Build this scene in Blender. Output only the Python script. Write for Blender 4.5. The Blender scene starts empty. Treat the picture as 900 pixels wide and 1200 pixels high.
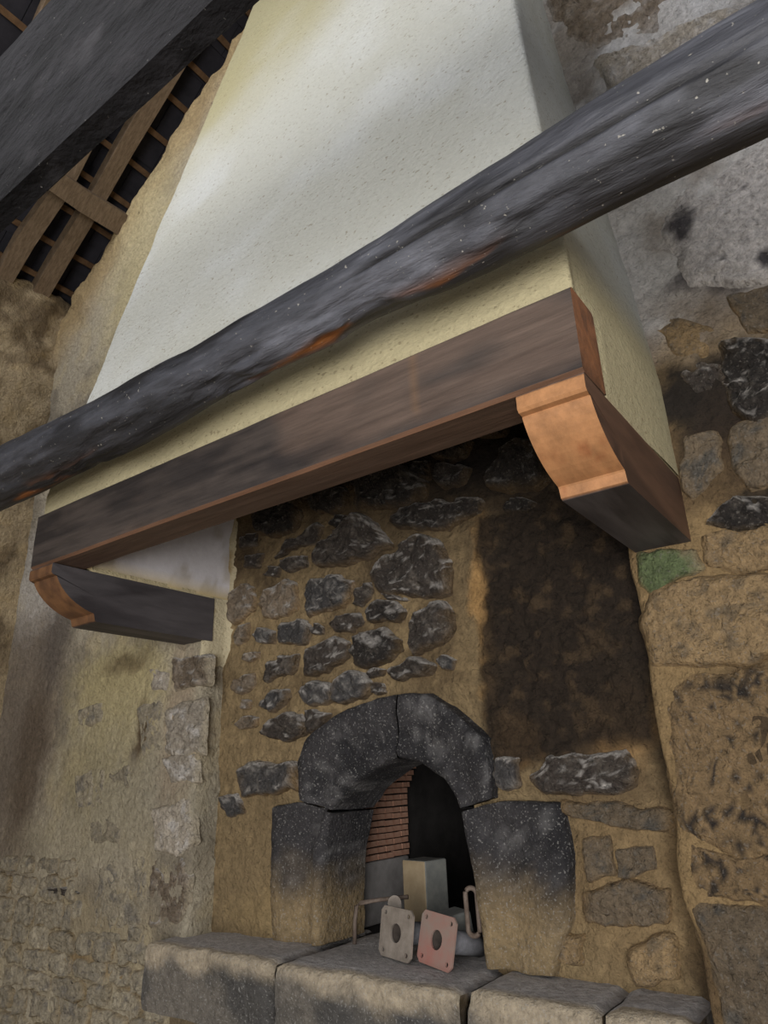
import bpy, math, random
import numpy as np
from mathutils import Vector, Matrix

scene = bpy.context.scene
col = scene.collection

# ------------------------------------------------------------------ camera
# metres; x runs along the chimney wall, y into the wall, z up (z = 0 just under the corbels)
CAM = (2.476, -1.941, -0.544)
PITCH, YAW, ROLL, FPX = math.radians(20.778), math.radians(35.54), math.radians(-2.125), 819.98
cd = bpy.data.cameras.new('camera'); cam = bpy.data.objects.new('camera', cd); col.objects.link(cam)
h = Vector((-math.sin(YAW), math.cos(YAW), 0)); r = Vector((math.cos(YAW), math.sin(YAW), 0)); u = Vector((0, 0, 1))
fw = h*math.cos(PITCH)+u*math.sin(PITCH); up = -h*math.sin(PITCH)+u*math.cos(PITCH)
RR = r*math.cos(ROLL)+up*math.sin(ROLL); UU = -r*math.sin(ROLL)+up*math.cos(ROLL)
cam.matrix_world = Matrix(((RR.x, UU.x, -fw.x, CAM[0]), (RR.y, UU.y, -fw.y, CAM[1]), (RR.z, UU.z, -fw.z, CAM[2]), (0, 0, 0, 1)))
cd.sensor_fit = 'VERTICAL'; cd.sensor_height = 36.0; cd.lens = 36.0*FPX/1200.0
cd.clip_start = 0.02
scene.camera = cam

# ------------------------------------------------------------------ light
w = bpy.data.worlds.new('daylight'); scene.world = w; w.use_nodes = True
bg = w.node_tree.nodes['Background']
bg.inputs['Color'].default_value = (0.88, 0.92, 1.0, 1); bg.inputs['Strength'].default_value = 0.22
def area(name, loc, target, sx, sy, power, color):
    d = bpy.data.lights.new(name, 'AREA'); d.shape = 'RECTANGLE'; d.size = sx; d.size_y = sy
    d.energy = power; d.color = color
    o = bpy.data.objects.new(name, d); col.objects.link(o); o.location = loc
    o.rotation_euler = (Vector(target)-Vector(loc)).to_track_quat('-Z', 'Y').to_euler()
    return o
area('roof_window_daylight', (0.0, -3.2, 3.4), (1.2, -0.4, 1.0), 1.8, 1.5, 132, (0.96, 0.965, 1.0))
area('low_fill_light', (3.4, -4.6, -0.6), (0.9, 0, 0.1), 2.2, 2.4, 205, (1.0, 0.98, 0.95))  # added low fill from the right; no doorway is built there
scene.view_settings.view_transform = 'Standard'; scene.view_settings.look = 'None'
scene.view_settings.exposure = 0.0; scene.view_settings.gamma = 1.0
scene.view_settings.use_curve_mapping = False

# ------------------------------------------------------------------ helpers
def lin(c):
    c = np.asarray(c, float)/255.0
    return np.where(c <= 0.04045, c/12.92, ((c+0.055)/1.055)**2.4)
def _hash(i, j, k, s):
    n = (i*374761393 + j*668265263 + k*2147483647 + s*1274126177) & 0xFFFFFFFF
    n = ((n ^ (n >> 13))*1274126177) & 0xFFFFFFFF
    n = ((n ^ (n >> 16))*2246822519) & 0xFFFFFFFF
    return ((n ^ (n >> 15)) & 0xFFFFFF)/float(0xFFFFFF)
def vnoise(p, s=0):
    p = np.asarray(p, float); f0 = np.floor(p).astype(np.int64); t = p-f0; t = t*t*t*(t*(t*6-15)+10)
    out = 0
    for a in (0, 1):
        for b in (0, 1):
            for c in (0, 1):
                wt = (t[..., 0] if a else 1-t[..., 0])*(t[..., 1] if b else 1-t[..., 1])*(t[..., 2] if c else 1-t[..., 2])
                out = out + wt*_hash(f0[..., 0]+a, f0[..., 1]+b, f0[..., 2]+c, s)
    return out
def fbm(p, scale, oct=4, s=0, gain=0.5):
    """-1..1 fractal value noise"""
    p = np.asarray(p, float)*scale; a = 1.0; tot = 0; out = 0
    for o in range(oct):
        out = out + a*(vnoise(p+o*17.3, s+o)*2-1); tot += a; a *= gain; p = p*2.03
    return out/tot
def sstep(a, b, x):
    t = np.clip((x-a)/(b-a), 0, 1); return t*t*(3-2*t)
def mix(A, B, m):
    return A*(1-m[..., None])+np.asarray(B)*m[..., None]

def attr_mat(name, rough=0.9, bscale=45.0, bstr=0.35, bdist=0.01, var=0.25, vscale=30.0, stretch=(1, 1, 1), spec=0.3, mid=0.0, speck=None):
    """colour comes from the mesh's own colour map (attribute Col); grain and fine relief from noise"""
    m = bpy.data.materials.new(name); m.use_nodes = True; nt = m.node_tree; N = nt.nodes; L = nt.links
    b = N['Principled BSDF']; b.inputs['Roughness'].default_value = rough; b.inputs['Specular IOR Level'].default_value = spec
    at = N.new('ShaderNodeAttribute'); at.attribute_name = 'Col'
    tc = N.new('ShaderNodeTexCoord'); mp = N.new('ShaderNodeMapping'); mp.inputs['Scale'].default_value = stretch
    L.new(tc.outputs['Object'], mp.inputs['Vector'])
    n1 = N.new('ShaderNodeTexNoise'); n1.inputs['Scale'].default_value = vscale; n1.inputs['Detail'].default_value = 6; n1.inputs['Roughness'].default_value = 0.7
    L.new(mp.outputs[0], n1.inputs['Vector'])
    mr = N.new('ShaderNodeMapRange'); mr.inputs[1].default_value = 0.25; mr.inputs[2].default_value = 0.75
    mr.inputs[3].default_value = 1-var; mr.inputs[4].default_value = 1+var
    L.new(n1.outputs['Fac'], mr.inputs[0])
    mul = N.new('ShaderNodeVectorMath'); mul.operation = 'SCALE'
    L.new(at.outputs['Color'], mul.inputs[0]); L.new(mr.outputs[0], mul.inputs['Scale']); L.new(mul.outputs[0], b.inputs['Base Color'])
    n2 = N.new('ShaderNodeTexNoise'); n2.inputs['Scale'].default_value = bscale; n2.inputs['Detail'].default_value = 7; n2.inputs['Roughness'].default_value = 0.65
    L.new(mp.outputs[0], n2.inputs['Vector'])
    bp = N.new('ShaderNodeBump'); bp.inputs['Strength'].default_value = bstr; bp.inputs['Distance'].default_value = bdist
    L.new(n2.outputs['Fac'], bp.inputs['Height']); L.new(bp.outputs['Normal'], b.inputs['Normal'])
    if mid:      # coarser relief under the grain
        n3 = N.new('ShaderNodeTexNoise'); n3.inputs['Scale'].default_value = bscale*0.35; n3.inputs['Detail'].default_value = 4; n3.inputs['Roughness'].default_value = 0.6
        L.new(mp.outputs[0], n3.inputs['Vector'])
        b2 = N.new('ShaderNodeBump'); b2.inputs['Strength'].default_value = mid; b2.inputs['Distance'].default_value = bdist*2.5
        L.new(n3.outputs['Fac'], b2.inputs['Height']); L.new(b2.outputs['Normal'], bp.inputs['Normal'])
    if speck:    # lime or dust specks, or dark pits: (scale, threshold, rgb, strength)
        n4 = N.new('ShaderNodeTexNoise'); n4.inputs['Scale'].default_value = speck[0]; n4.inputs['Detail'].default_value = 3
        L.new(tc.outputs['Object'] if len(speck) < 5 else mp.outputs[0], n4.inputs['Vector'])
        m4 = N.new('ShaderNodeMapRange'); m4.inputs[1].default_value = speck[1]; m4.inputs[2].default_value = speck[1]+0.06
        m4.inputs[3].default_value = 0; m4.inputs[4].default_value = speck[3]
        L.new(n4.outputs['Fac'], m4.inputs[0])
        mx = N.new('ShaderNodeMix'); mx.data_type = 'RGBA'; mx.inputs[7].default_value = (*lin(speck[2]), 1)
        L.new(m4.outputs[0], mx.inputs[0]); L.new(mul.outputs[0], mx.inputs[6]); L.new(mx.outputs[2], b.inputs['Base Color'])
    return m
def flat_mat(name, c1, c2, rough=0.7, metal=0.0, scale=20.0, bstr=0.2, bdist=0.004, stretch=(1, 1, 1)):
    m = bpy.data.materials.new(name); m.use_nodes = True; nt = m.node_tree; N = nt.nodes; L = nt.links
    b = N['Principled BSDF']; b.inputs['Roughness'].default_value = rough; b.inputs['Metallic'].default_value = metal
    b.inputs['Specular IOR Level'].default_value = 0.3
    tc = N.new('ShaderNodeTexCoord'); mp = N.new('ShaderNodeMapping'); mp.inputs['Scale'].default_value = stretch
    L.new(tc.outputs['Object'], mp.inputs['Vector'])
    n1 = N.new('ShaderNodeTexNoise'); n1.inputs['Scale'].default_value = scale; n1.inputs['Detail'].default_value = 6; n1.inputs['Roughness'].default_value = 0.7
    L.new(mp.outputs[0], n1.inputs['Vector'])
    cr = N.new('ShaderNodeValToRGB'); cr.color_ramp.elements[0].position = 0.35; cr.color_ramp.elements[1].position = 0.65
    cr.color_ramp.elements[0].color = (*lin(c1), 1); cr.color_ramp.elements[1].color = (*lin(c2), 1)
    L.new(n1.outputs['Fac'], cr.inputs[0]); L.new(cr.outputs[0], b.inputs['Base Color'])
    bp = N.new('ShaderNodeBump'); bp.inputs['Strength'].default_value = bstr; bp.inputs['Distance'].default_value = bdist
    L.new(n1.outputs['Fac'], bp.inputs['Height']); L.new(bp.outputs['Normal'], b.inputs['Normal'])
    return m

def mesh_obj(name, V, F, mat, parent=None, C=None, smooth=True):
    me = bpy.data.meshes.new(name); me.from_pydata([tuple(map(float, v)) for v in V], [], [tuple(int(i) for i in f) for f in F]); me.update()
    if smooth: me.polygons.foreach_set('use_smooth', [True]*len(me.polygons))
    if C is not None:
        a = me.color_attributes.new('Col', 'FLOAT_COLOR', 'POINT')
        cc = np.ones((len(V), 4)); cc[:, :3] = np.asarray(C).reshape(-1, 3); a.data.foreach_set('color', cc.ravel())
    me.materials.append(mat)
    o = bpy.data.objects.new(name, me); col.objects.link(o)
    if parent is not None: o.parent = parent
    return o
def grid_faces(nu, nv, keep=None, flip=False, wrap=False):
    F = []
    for i in range(nu if wrap else nu-1):
        for j in range(nv-1):
            if keep is not None and not keep[i, j]: continue
            a, b, c, d = i*nv+j, ((i+1) % nu)*nv+j, ((i+1) % nu)*nv+j+1, i*nv+j+1
            F.append((a, d, c, b) if flip else (a, b, c, d))
    return F
def empty(name, loc=(0, 0, 0)):
    o = bpy.data.objects.new(name, None); col.objects.link(o); o.location = loc; o.empty_display_size = 0.1; return o
def tag(o, label=None, cat=None, group=None, kind=None):
    if label: o['label'] = label
    if cat: o['category'] = cat
    if group: o['group'] = group
    if kind: o['kind'] = kind
    return o
def blobs(P2, C, B, p3, warp=0.05, wscale=9.0, s=5):
    """stains and other soft-edged colour patches: (x, z, rx, rz, rgb, strength, softness)"""
    q = P2 + warp*np.stack([fbm(p3, wscale, 4, s), fbm(p3, wscale, 4, s+40)], -1)
    rag = fbm(p3, wscale*4, 3, s+9)
    for (x, z, rx, rz, c, st, so) in B:
        d = np.sqrt(((q[..., 0]-x)/rx)**2+((q[..., 1]-z)/rz)**2)+0.25*rag
        C = mix(C, lin(c), st*(1-sstep(1-so, 1+so, d)))
    return C
def box_vf(x0, x1, y0, y1, z0, z1):
    V = [(x0, y0, z0), (x1, y0, z0), (x1, y1, z0), (x0, y1, z0), (x0, y0, z1), (x1, y0, z1), (x1, y1, z1), (x0, y1, z1)]
    return V, [(0, 3, 2, 1), (4, 5, 6, 7), (0, 1, 5, 4), (1, 2, 6, 5), (2, 3, 7, 6), (3, 0, 4, 7)]
def bevel(o, wd, seg=2):
    b = o.modifiers.new('bevel', 'BEVEL'); b.width = wd; b.segments = seg; b.limit_method = 'ANGLE'; return o

M_WALL = attr_mat('lime_mortar_wall', 0.95, 75, 1.0, 0.014, 0.32, 40, mid=0.7)
M_STONE = attr_mat('field_stone', 0.7, 60, 1.0, 0.016, 0.5, 50, spec=0.4, mid=0.9, speck=(120, 0.60, (140, 134, 126), 0.35))
M_DRESSED = attr_mat('dressed_stone', 0.8, 80, 0.9, 0.010, 0.4, 45, spec=0.35, mid=0.6, speck=(150, 0.60, (170, 168, 164), 0.4))
M_PLASTER = attr_mat('hood_plaster', 0.95, 75, 0.7, 0.010, 0.09, 60, (1, 1, 1.5), mid=0.35, speck=(62, 0.625, (128, 114, 88), 0.55, 1))
M_INNER = attr_mat('smooth_inner_plaster', 0.95, 40, 0.25, 0.005, 0.08, 20)
M_WOOD = attr_mat('old_stained_wood', 0.6, 60, 0.5, 0.004, 0.4, 48, (0.08, 1, 1), spec=0.4, mid=0.3)
M_WOODY = attr_mat('old_corbel_wood', 0.6, 30, 0.4, 0.004, 0.35, 24, (1, 0.15, 1), spec=0.4)
M_LOG = attr_mat('smoked_log', 0.58, 60, 0.9, 0.006, 0.5, 48, (0.18, 1, 1), spec=0.5, mid=0.7, speck=(95, 0.685, (190, 186, 176), 0.7))
M_TIE = attr_mat('sooty_tie_beam', 0.9, 26, 0.9, 0.012, 0.5, 14, (0.6, 1, 1), spec=0.12, mid=0.7, speck=(90, 0.71, (150, 146, 140), 0.7))

# stones traced on the wall faces: outline as x,z pairs in metres, kind, projection
RECESS_STONES = [
    ('0.313,0.565 0.341,0.61 0.448,0.612 0.569,0.588 0.578,0.513 0.552,0.449 0.424,0.443 0.326,0.487', 'k', 0.045),
    ('0.623,0.566 0.675,0.595 0.778,0.588 0.827,0.546 0.834,0.483 0.776,0.47 0.658,0.5', 'k', 0.045),
    ('0.891,0.502 0.909,0.592 1.004,0.612 1.094,0.592 1.163,0.526 1.21,0.48 1.199,0.42 1.085,0.412 0.966,0.436 0.898,0.467', 'k', 0.06),
    ('1.046,0.364 1.098,0.396 1.197,0.389 1.252,0.394 1.329,0.361 1.418,0.356 1.427,0.318 1.337,0.3 1.27,0.28 1.108,0.318', 'k', 0.045),
    ('1.225,0.605 1.282,0.62 1.377,0.621 1.397,0.539 1.344,0.536 1.25,0.558', 'k', 0.045),
    ('1.261,0.517 1.316,0.526 1.392,0.49 1.374,0.434 1.282,0.435 1.257,0.467', 'k', 0.04),
    ('0.674,0.259 0.683,0.337 0.775,0.37 0.873,0.433 0.919,0.415 0.993,0.333 1.041,0.271 0.929,0.245 0.805,0.233', 'd', 0.05),
    ('0.956,0.166 0.987,0.209 1.076,0.239 1.148,0.272 1.241,0.239 1.285,0.137 1.272,0.049 1.175,0.055 0.983,0.1', 'd', 0.045),
    ('0.616,0.14 0.632,0.215 0.74,0.207 0.85,0.173 0.833,0.09 0.739,0.069 0.624,0.068', 'g', 0.035),
    ('0.856,0.074 0.88,0.131 0.933,0.146 0.939,0.108 0.893,0.056', 'd', 0.02),
    ('0.929,0.038 0.967,0.073 1.038,0.055 1.097,0.005 1.062,-0.024 0.935,-0.004', 'k', 0.035),
    ('0.738,0.019 0.77,0.045 0.877,0.04 0.906,0 0.845,-0.032 0.753,-0.013', 'd', 0.03),
    ('0.462,0.022 0.487,0.064 0.591,0.054 0.625,0.012 0.608,-0.036 0.472,-0.024', 'g', 0.03),
    ('0.307,0.031 0.362,0.056 0.435,0.033 0.427,-0.011 0.346,-0', 'g', 0.025),
    ('0.641,0.015 0.666,0.03 0.703,0.012 0.698,-0.017 0.649,-0.014', 'd', 0.015),
    ('0.358,0.143 0.375,0.208 0.484,0.243 0.555,0.209 0.565,0.11 0.487,0.096 0.378,0.107', 'r', 0.025),
    ('0.156,0.135 0.159,0.247 0.238,0.268 0.308,0.234 0.302,0.139 0.208,0.106', 'r', 0.02),
    ('1.115,-0.037 1.145,0.003 1.224,0.013 1.273,-0.018 1.286,-0.084 1.214,-0.128 1.122,-0.143 1.112,-0.093', 'd', 0.04),
    ('0.851,-0.115 0.86,-0.046 0.977,-0.034 1.058,-0.085 1.072,-0.131 1.014,-0.146 0.9,-0.167', 'k', 0.045),
    ('0.6,-0.12 0.625,-0.075 0.753,-0.037 0.829,-0.077 0.828,-0.124 0.721,-0.158 0.625,-0.159', 'd', 0.04),
    ('0.388,-0.158 0.412,-0.099 0.508,-0.072 0.567,-0.08 0.551,-0.139 0.458,-0.153 0.406,-0.173', 'd', 0.03),
    ('0.998,-0.2 1.026,-0.175 1.121,-0.159 1.203,-0.19 1.182,-0.22 1.064,-0.228', 'd', 0.035),
    ('0.907,-0.19 0.936,-0.171 0.985,-0.182 0.977,-0.203 0.921,-0.208', 'd', 0.02),
    ('1.21,-0.181 1.236,-0.163 1.284,-0.179 1.275,-0.214 1.226,-0.209', 'g', 0.02),
    ('0.585,-0.25 0.609,-0.205 0.689,-0.19 0.766,-0.232 0.758,-0.276 0.626,-0.277', 'g', 0.035),
    ('0.758,-0.276 0.766,-0.198 0.827,-0.175 0.899,-0.195 0.927,-0.236 0.911,-0.268 0.795,-0.28', 'g', 0.04),
    ('0.919,-0.257 0.934,-0.22 0.983,-0.231 0.988,-0.264 0.946,-0.271', 'd', 0.025),
    ('0.373,-0.243 0.424,-0.199 0.51,-0.207 0.519,-0.25 0.444,-0.291 0.4,-0.276', 'g', 0.03),
    ('0.61,-0.298 0.657,-0.296 0.734,-0.319 0.688,-0.355 0.634,-0.38 0.618,-0.345', 'd', 0.025),
    ('0.377,-0.364 0.445,-0.309 0.577,-0.296 0.61,-0.344 0.594,-0.394 0.464,-0.393', 'd', 0.035),
    ('0.195,-0.177 0.221,-0.135 0.323,-0.126 0.316,-0.17 0.244,-0.201', 'r', 0.025),
    ('0.255,-0.061 0.273,-0.037 0.347,-0.04 0.348,-0.066 0.284,-0.077', 'r', 0.015),
    ('0.232,-0.318 0.267,-0.29 0.339,-0.296 0.332,-0.337 0.26,-0.339', 'r', 0.02),
    ('0.426,0.351 0.48,0.395 0.606,0.409 0.675,0.454 0.709,0.412 0.658,0.356 0.517,0.366', 'd', 0.03),
    ('0.473,0.299 0.518,0.331 0.606,0.32 0.606,0.273 0.519,0.27', 'd', 0.025),
    ('0.244,0.345 0.251,0.402 0.349,0.388 0.333,0.328', 'd', 0.02),
    ('0.734,0.433 0.76,0.461 0.825,0.445 0.816,0.413 0.767,0.412', 'k', 0.025),
    ('0.209,0.44 0.227,0.488 0.316,0.49 0.309,0.433', 'd', 0.02),
    ('0.363,0.28 0.39,0.316 0.455,0.303 0.447,0.263', 'd', 0.015),
    ('0.485,0.639 0.493,0.682 0.586,0.663 0.64,0.626 0.623,0.58 0.495,0.615', 'k', 0.03),
    ('0.844,0.59 0.862,0.62 0.91,0.606 0.908,0.565 0.868,0.563', 'k', 0.02),
    ('1.136,0.547 1.167,0.584 1.223,0.567 1.218,0.491 1.176,0.496', 'k', 0.02),
    ('1.355,0.668 1.409,0.675 1.511,0.659 1.582,0.628 1.551,0.57 1.377,0.621', 'k', 0.05),
    ('0.238,0.66 0.257,0.693 0.417,0.673 0.447,0.627 0.341,0.625', 'k', 0.02),
    ('0.191,0.047 0.219,0.084 0.286,0.088 0.279,0.022 0.214,-0.003', 'r', 0.02),
    ('0.246,-0.245 0.273,-0.222 0.304,-0.231 0.302,-0.262 0.256,-0.261', 'r', 0.015),
    ('0.983,0.1 1.067,0.068 1.121,0.058 1.093,0.048 1.01,0.069', 'd', 0.01),
    ('1.475,0.416 1.528,0.498 1.649,0.515 1.692,0.364 1.596,0.339 1.482,0.381', 'k', 0.06),
    ('1.508,0.311 1.562,0.317 1.631,0.284 1.598,0.262 1.516,0.283', 'k', 0.03),
    ('1.288,0.573 1.365,0.618 1.411,0.592 1.393,0.529 1.308,0.52', 'k', 0.03),
    ('1.344,0.375 1.413,0.368 1.429,0.299 1.361,0.3 1.306,0.341', 'k', 0.03),
    ('0.27,-0.504 0.34,-0.469 0.559,-0.477 0.569,-0.573 0.298,-0.583', 'g', 0.04),
    ('1.401,-0.506 1.479,-0.502 1.479,-0.579 1.43,-0.59 1.396,-0.577', 'g', 0.04),
    ('1.507,-0.551 1.589,-0.511 1.795,-0.493 1.813,-0.554 1.8,-0.608 1.55,-0.604', 'd', 0.025),
    ('1.608,-0.628 1.75,-0.625 1.905,-0.655 1.893,-0.696 1.693,-0.683 1.608,-0.661', 'b', 0.02),
    ('1.639,-0.716 1.725,-0.709 1.722,-0.809 1.648,-0.823', 'b', 0.02),
    ('1.735,-0.751 1.836,-0.738 1.837,-0.795 1.732,-0.815', 'b', 0.015),
    ('1.631,-0.859 1.743,-0.823 1.862,-0.837 1.837,-0.921 1.632,-0.936', 'b', 0.02),
    ('1.736,-0.981 1.8,-0.947 1.853,-0.948 1.854,-1.036 1.74,-1.052', 't', 0.03),
    ('0.162,-0.597 0.24,-0.583 0.292,-0.651 0.206,-0.669', 'g', 0.02),
    ('1.506,-0.956 1.605,-0.959 1.6,-1.029 1.497,-1.029', 't', 0.012),
]
LEFT_STONES = [
    ('-0.483,-0.822 -0.13,-0.817 -0.109,-1.047 -0.434,-1.082', 'l', 0.012),
    ('-0.126,-0.817 0.106,-0.805 0.108,-1.01 -0.091,-1.045', 'r', 0.015),
    ('-0.113,-0.633 0.104,-0.599 0.138,-0.748 0.066,-0.795 -0.094,-0.776', 'w', 0.02),
    ('-0.085,-0.436 0.108,-0.432 0.127,-0.529 -0.021,-0.538', 'w', 0.018),
    ('-0.087,-0.242 0.138,-0.222 0.156,-0.422 -0.055,-0.425', 'w', 0.018),
    ('-0.067,-0.04 0.153,-0.04 0.173,-0.16 -0.032,-0.167', 'r', 0.02),
    ('-0.829,-0.955 -0.704,-0.937 -0.564,-0.954 -0.694,-0.98', 'd', 0.015),
    ('-0.726,-1.006 -0.555,-0.996 -0.555,-1.056 -0.696,-1.078', 'l', 0.012),
    ('-0.558,-0.684 -0.443,-0.658 -0.319,-0.707 -0.331,-0.769 -0.519,-0.76', 'l', 0.015),
    ('-0.449,-0.488 -0.314,-0.453 -0.277,-0.544 -0.412,-0.568', 'l', 0.012),
    ('-0.764,-0.188 -0.555,-0.175 -0.565,-0.261 -0.734,-0.264', 'l', 0.012),
    ('-0.712,-0.494 -0.503,-0.459 -0.44,-0.606 -0.669,-0.631', 'l', 0.012),
    ('-0.21,-0.066 -0.084,-0.087 -0.085,-0.168 -0.198,-0.151', 'w', 0.012),
    ('0.414,-1.226 0.52,-1.209 0.579,-1.215 0.582,-1.293 0.403,-1.309', 'w', 0.03),
    ('-0.22,-1.055 -0.107,-1.057 -0.11,-1.111 -0.229,-1.133', 'l', 0.012),
    ('-0.281,-0.212 -0.125,-0.198 -0.099,-0.41 -0.229,-0.417', 'l', 0.01),
    ('-0.545,-1.103 -0.28,-1.082 -0.254,-1.107 -0.516,-1.129', 'l', 0.012),
]
RIGHT_STONES = [
    ('1.951,0.016 2.01,0.015 2.096,-0.003 2.113,-0.054 2.061,-0.079 1.967,-0.098 1.946,-0.057', 'v', 0.03),
    ('1.959,-0.12 2.003,-0.092 2.105,-0.076 2.268,-0.118 2.362,-0.157 2.324,-0.325 2.221,-0.302 2.143,-0.303 2.082,-0.311 1.953,-0.292', 't', 0.05),
    ('2.135,0.031 2.187,0.026 2.297,0.017 2.359,-0.005 2.32,-0.096 2.186,-0.085 2.127,-0.045', 't', 0.035),
    ('2.148,0.064 2.192,0.107 2.265,0.107 2.342,0.091 2.328,0.025 2.208,0.026', 'k', 0.03),
    ('2.16,0.513 2.217,0.533 2.268,0.498 2.262,0.432 2.19,0.446', 'd', 0.025),
    ('2.28,0.563 2.337,0.567 2.431,0.512 2.432,0.329 2.304,0.298 2.269,0.389 2.263,0.473', 'k', 0.04),
    ('2.139,0.322 2.221,0.313 2.214,0.187 2.125,0.129 2.111,0.204', 'b', 0.03),
    ('2.252,0.303 2.359,0.317 2.369,0.13 2.269,0.123 2.227,0.209', 'b', 0.035),
    ('2.209,1.032 2.275,1.118 2.52,1.137 2.719,1.077 2.623,0.665 2.392,0.733 2.241,0.789 2.225,0.908', 'p', 0.03),
    ('1.984,2.288 2.17,2.257 2.44,2.034 2.304,1.834 2.104,1.921 2.02,2.026', 'r', 0.025),
    ('2.093,1.843 2.281,1.782 2.519,1.736 2.588,1.641 2.357,1.573 2.156,1.644', 'w', 0.035),
    ('1.982,-0.339 2.078,-0.332 2.32,-0.344 2.241,-0.698 2.095,-0.736 1.95,-0.693', 's', 0.025),
    ('1.951,-0.712 2.091,-0.754 2.237,-0.716 2.211,-0.834 1.955,-0.831', 's', 0.02),
    ('1.957,-0.853 2.208,-0.847 2.173,-1.071 1.969,-1.099', 'b', 0.02),
    ('2.115,0.71 2.178,0.712 2.269,0.625 2.244,0.55 2.165,0.569', 't', 0.02),
    ('2.319,0.705 2.469,0.689 2.515,0.528 2.358,0.566', 'b', 0.03),
]
# ------------------------------------------------------------------ stones
KIND = {  # base, blotch, share of blotch, roughness amplitude
    'k': ((42, 37, 34), (84, 78, 72), 0.30, 0.022), 'd': ((62, 55, 50), (104, 96, 88), 0.36, 0.020),
    'g': ((68, 66, 66), (124, 120, 116), 0.38, 0.018), 'r': ((118, 104, 88), (150, 138, 124), 0.45, 0.016),
    'b': ((112, 98, 80), (86, 82, 76), 0.40, 0.006), 't': ((150, 126, 92), (120, 104, 82), 0.40, 0.006),
    'w': ((168, 158, 144), (198, 192, 186), 0.45, 0.012), 'v': ((92, 104, 70), (134, 126, 98), 0.35, 0.005), 'p': ((190, 184, 180), (70, 66, 68), 0.2, 0.012), 'l': ((156, 146, 126), (126, 120, 110), 0.40, 0.010),
    's': ((140, 116, 84), (46, 40, 36), 0.33, 0.006)}
def parse(t): return np.array([[float(c) for c in p.split(',')] for p in t.split()])
def stone(parent, poly, y0, kind, depth, seed, n=52, mortar=(140, 114, 78)):
    P = parse(poly)
    if np.sum(P[:, 0]*np.roll(P[:, 1], -1)-np.roll(P[:, 0], -1)*P[:, 1]) < 0: P = P[::-1]
    e = np.roll(P, -1, 0)-P; ln = np.hypot(e[:, 0], e[:, 1]); cum = np.concatenate([[0], np.cumsum(ln)])
    t = np.linspace(0, cum[-1], n, endpoint=False); R = np.zeros((n, 2))
    for i, s_ in enumerate(t):
        k = min(np.searchsorted(cum, s_, 'right')-1, len(P)-1); R[i] = P[k]+e[k]*(s_-cum[k])/ln[k]
    R = 0.5*R+0.25*np.roll(R, 1, 0)+0.25*np.roll(R, -1, 0)
    c = R.mean(0); R = c+(R-c)*1.05; size = math.sqrt(abs(np.sum(R[:, 0]*np.roll(R[:, 1], -1)-np.roll(R[:, 0], -1)*R[:, 1]))/2)
    # an even grid bent into the outline: u,v -> ring r and place t along the outline
    k = int(min(33, max(11, size/0.0075))) | 1
    g = np.linspace(-1, 1, k); g = np.sign(g)*np.abs(g)**0.85
    U, W = [a.ravel() for a in np.meshgrid(g, g, indexing='ij')]
    r = np.maximum(np.abs(U), np.abs(W)); rs = np.maximum(r, 1e-9)
    side = np.where((np.abs(U) >= np.abs(W)), np.where(U > 0, 0, 2), np.where(W > 0, 1, 3))
    along = np.choose(side, [W/rs, -U/rs, -W/rs, U/rs])
    t = ((side+0.5*along)/4.0) % 1.0*n; i0 = np.floor(t).astype(int) % n; fr = (t-np.floor(t))[:, None]
    B = R[i0]*(1-fr)+R[(i0+1) % n]*fr
    ff = r*1.10; hh = np.interp(ff, [0, 0.76, 0.85, 0.92, 0.97, 1.01, 1.05, 1.10], [1, 1, 0.97, 0.88, 0.7, 0.4, 0.0, -0.8])
    V = np.stack([c[0]+(B[:, 0]-c[0])*ff, y0-hh*depth, c[1]+(B[:, 1]-c[1])*ff], -1)
    base, blot, share, amp = KIND[kind]
    rdg = 1-2*np.abs(fbm(V, 13, 3, seed+3, 0.6))          # broken, ridged faces
    nn = fbm(V, 1.3/size, 2, seed)*0.5*depth + amp*(0.9*(rdg-0.5)+1.0*fbm(V, 45, 3, seed+4, 0.75))
    V[:, 1] -= nn*np.interp(ff, [0.9, 1.0, 1.1], [1, 0.6, 0])
    sh = min(0.018, 0.16*size)*sstep(0, 0.4, r)
    V[:, 0] += sh*fbm(V*np.array([1, 0, 1]), 17, 3, seed+7); V[:, 2] += sh*fbm(V*np.array([1, 0, 1]), 17, 3, seed+8)
    F = grid_faces(k, k)
    rim = np.interp(ff, [0.85, 0.92, 0.97, 1.01, 1.05], [0.0, 0.2, 0.5, 0.8, 1.0]); rag_ = np.interp(ff, [0.6, 0.85], [0.0, 1.0])
    tone = 0.82+0.36*random.Random(seed).random()
    C = np.tile(lin(base)*tone, (len(V), 1))
    b = fbm(V, 26, 4, seed+11, 0.65)
    if kind == 'v':
        C = mix(C, lin(blot), sstep(0.25, 0.6, (V[:, 0]-c[0])/size+0.5*b))
    elif kind == 's':
        C = mix(C, lin(blot), sstep(0.06, 0.22, fbm(V, 42, 3, seed+12, 0.7)+0.5*fbm(V, 6, 3, 77)))
    elif kind == 'p':
        C = mix(C, lin(blot), sstep(0.16, 0.36, fbm(V, 8, 5, seed+12, 0.6)))
    else:
        C = mix(C, lin(blot), sstep(0.45-share, 0.85-share, b))
    C = mix(C, lin(mortar), 0.85*np.clip(rim+0.5*rag_*fbm(V, 20, 3, seed+13), 0, 1)*(0.5 if kind in 'kd' else 1))
    o = mesh_obj('stone', V, F, M_STONE, parent, C)
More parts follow.
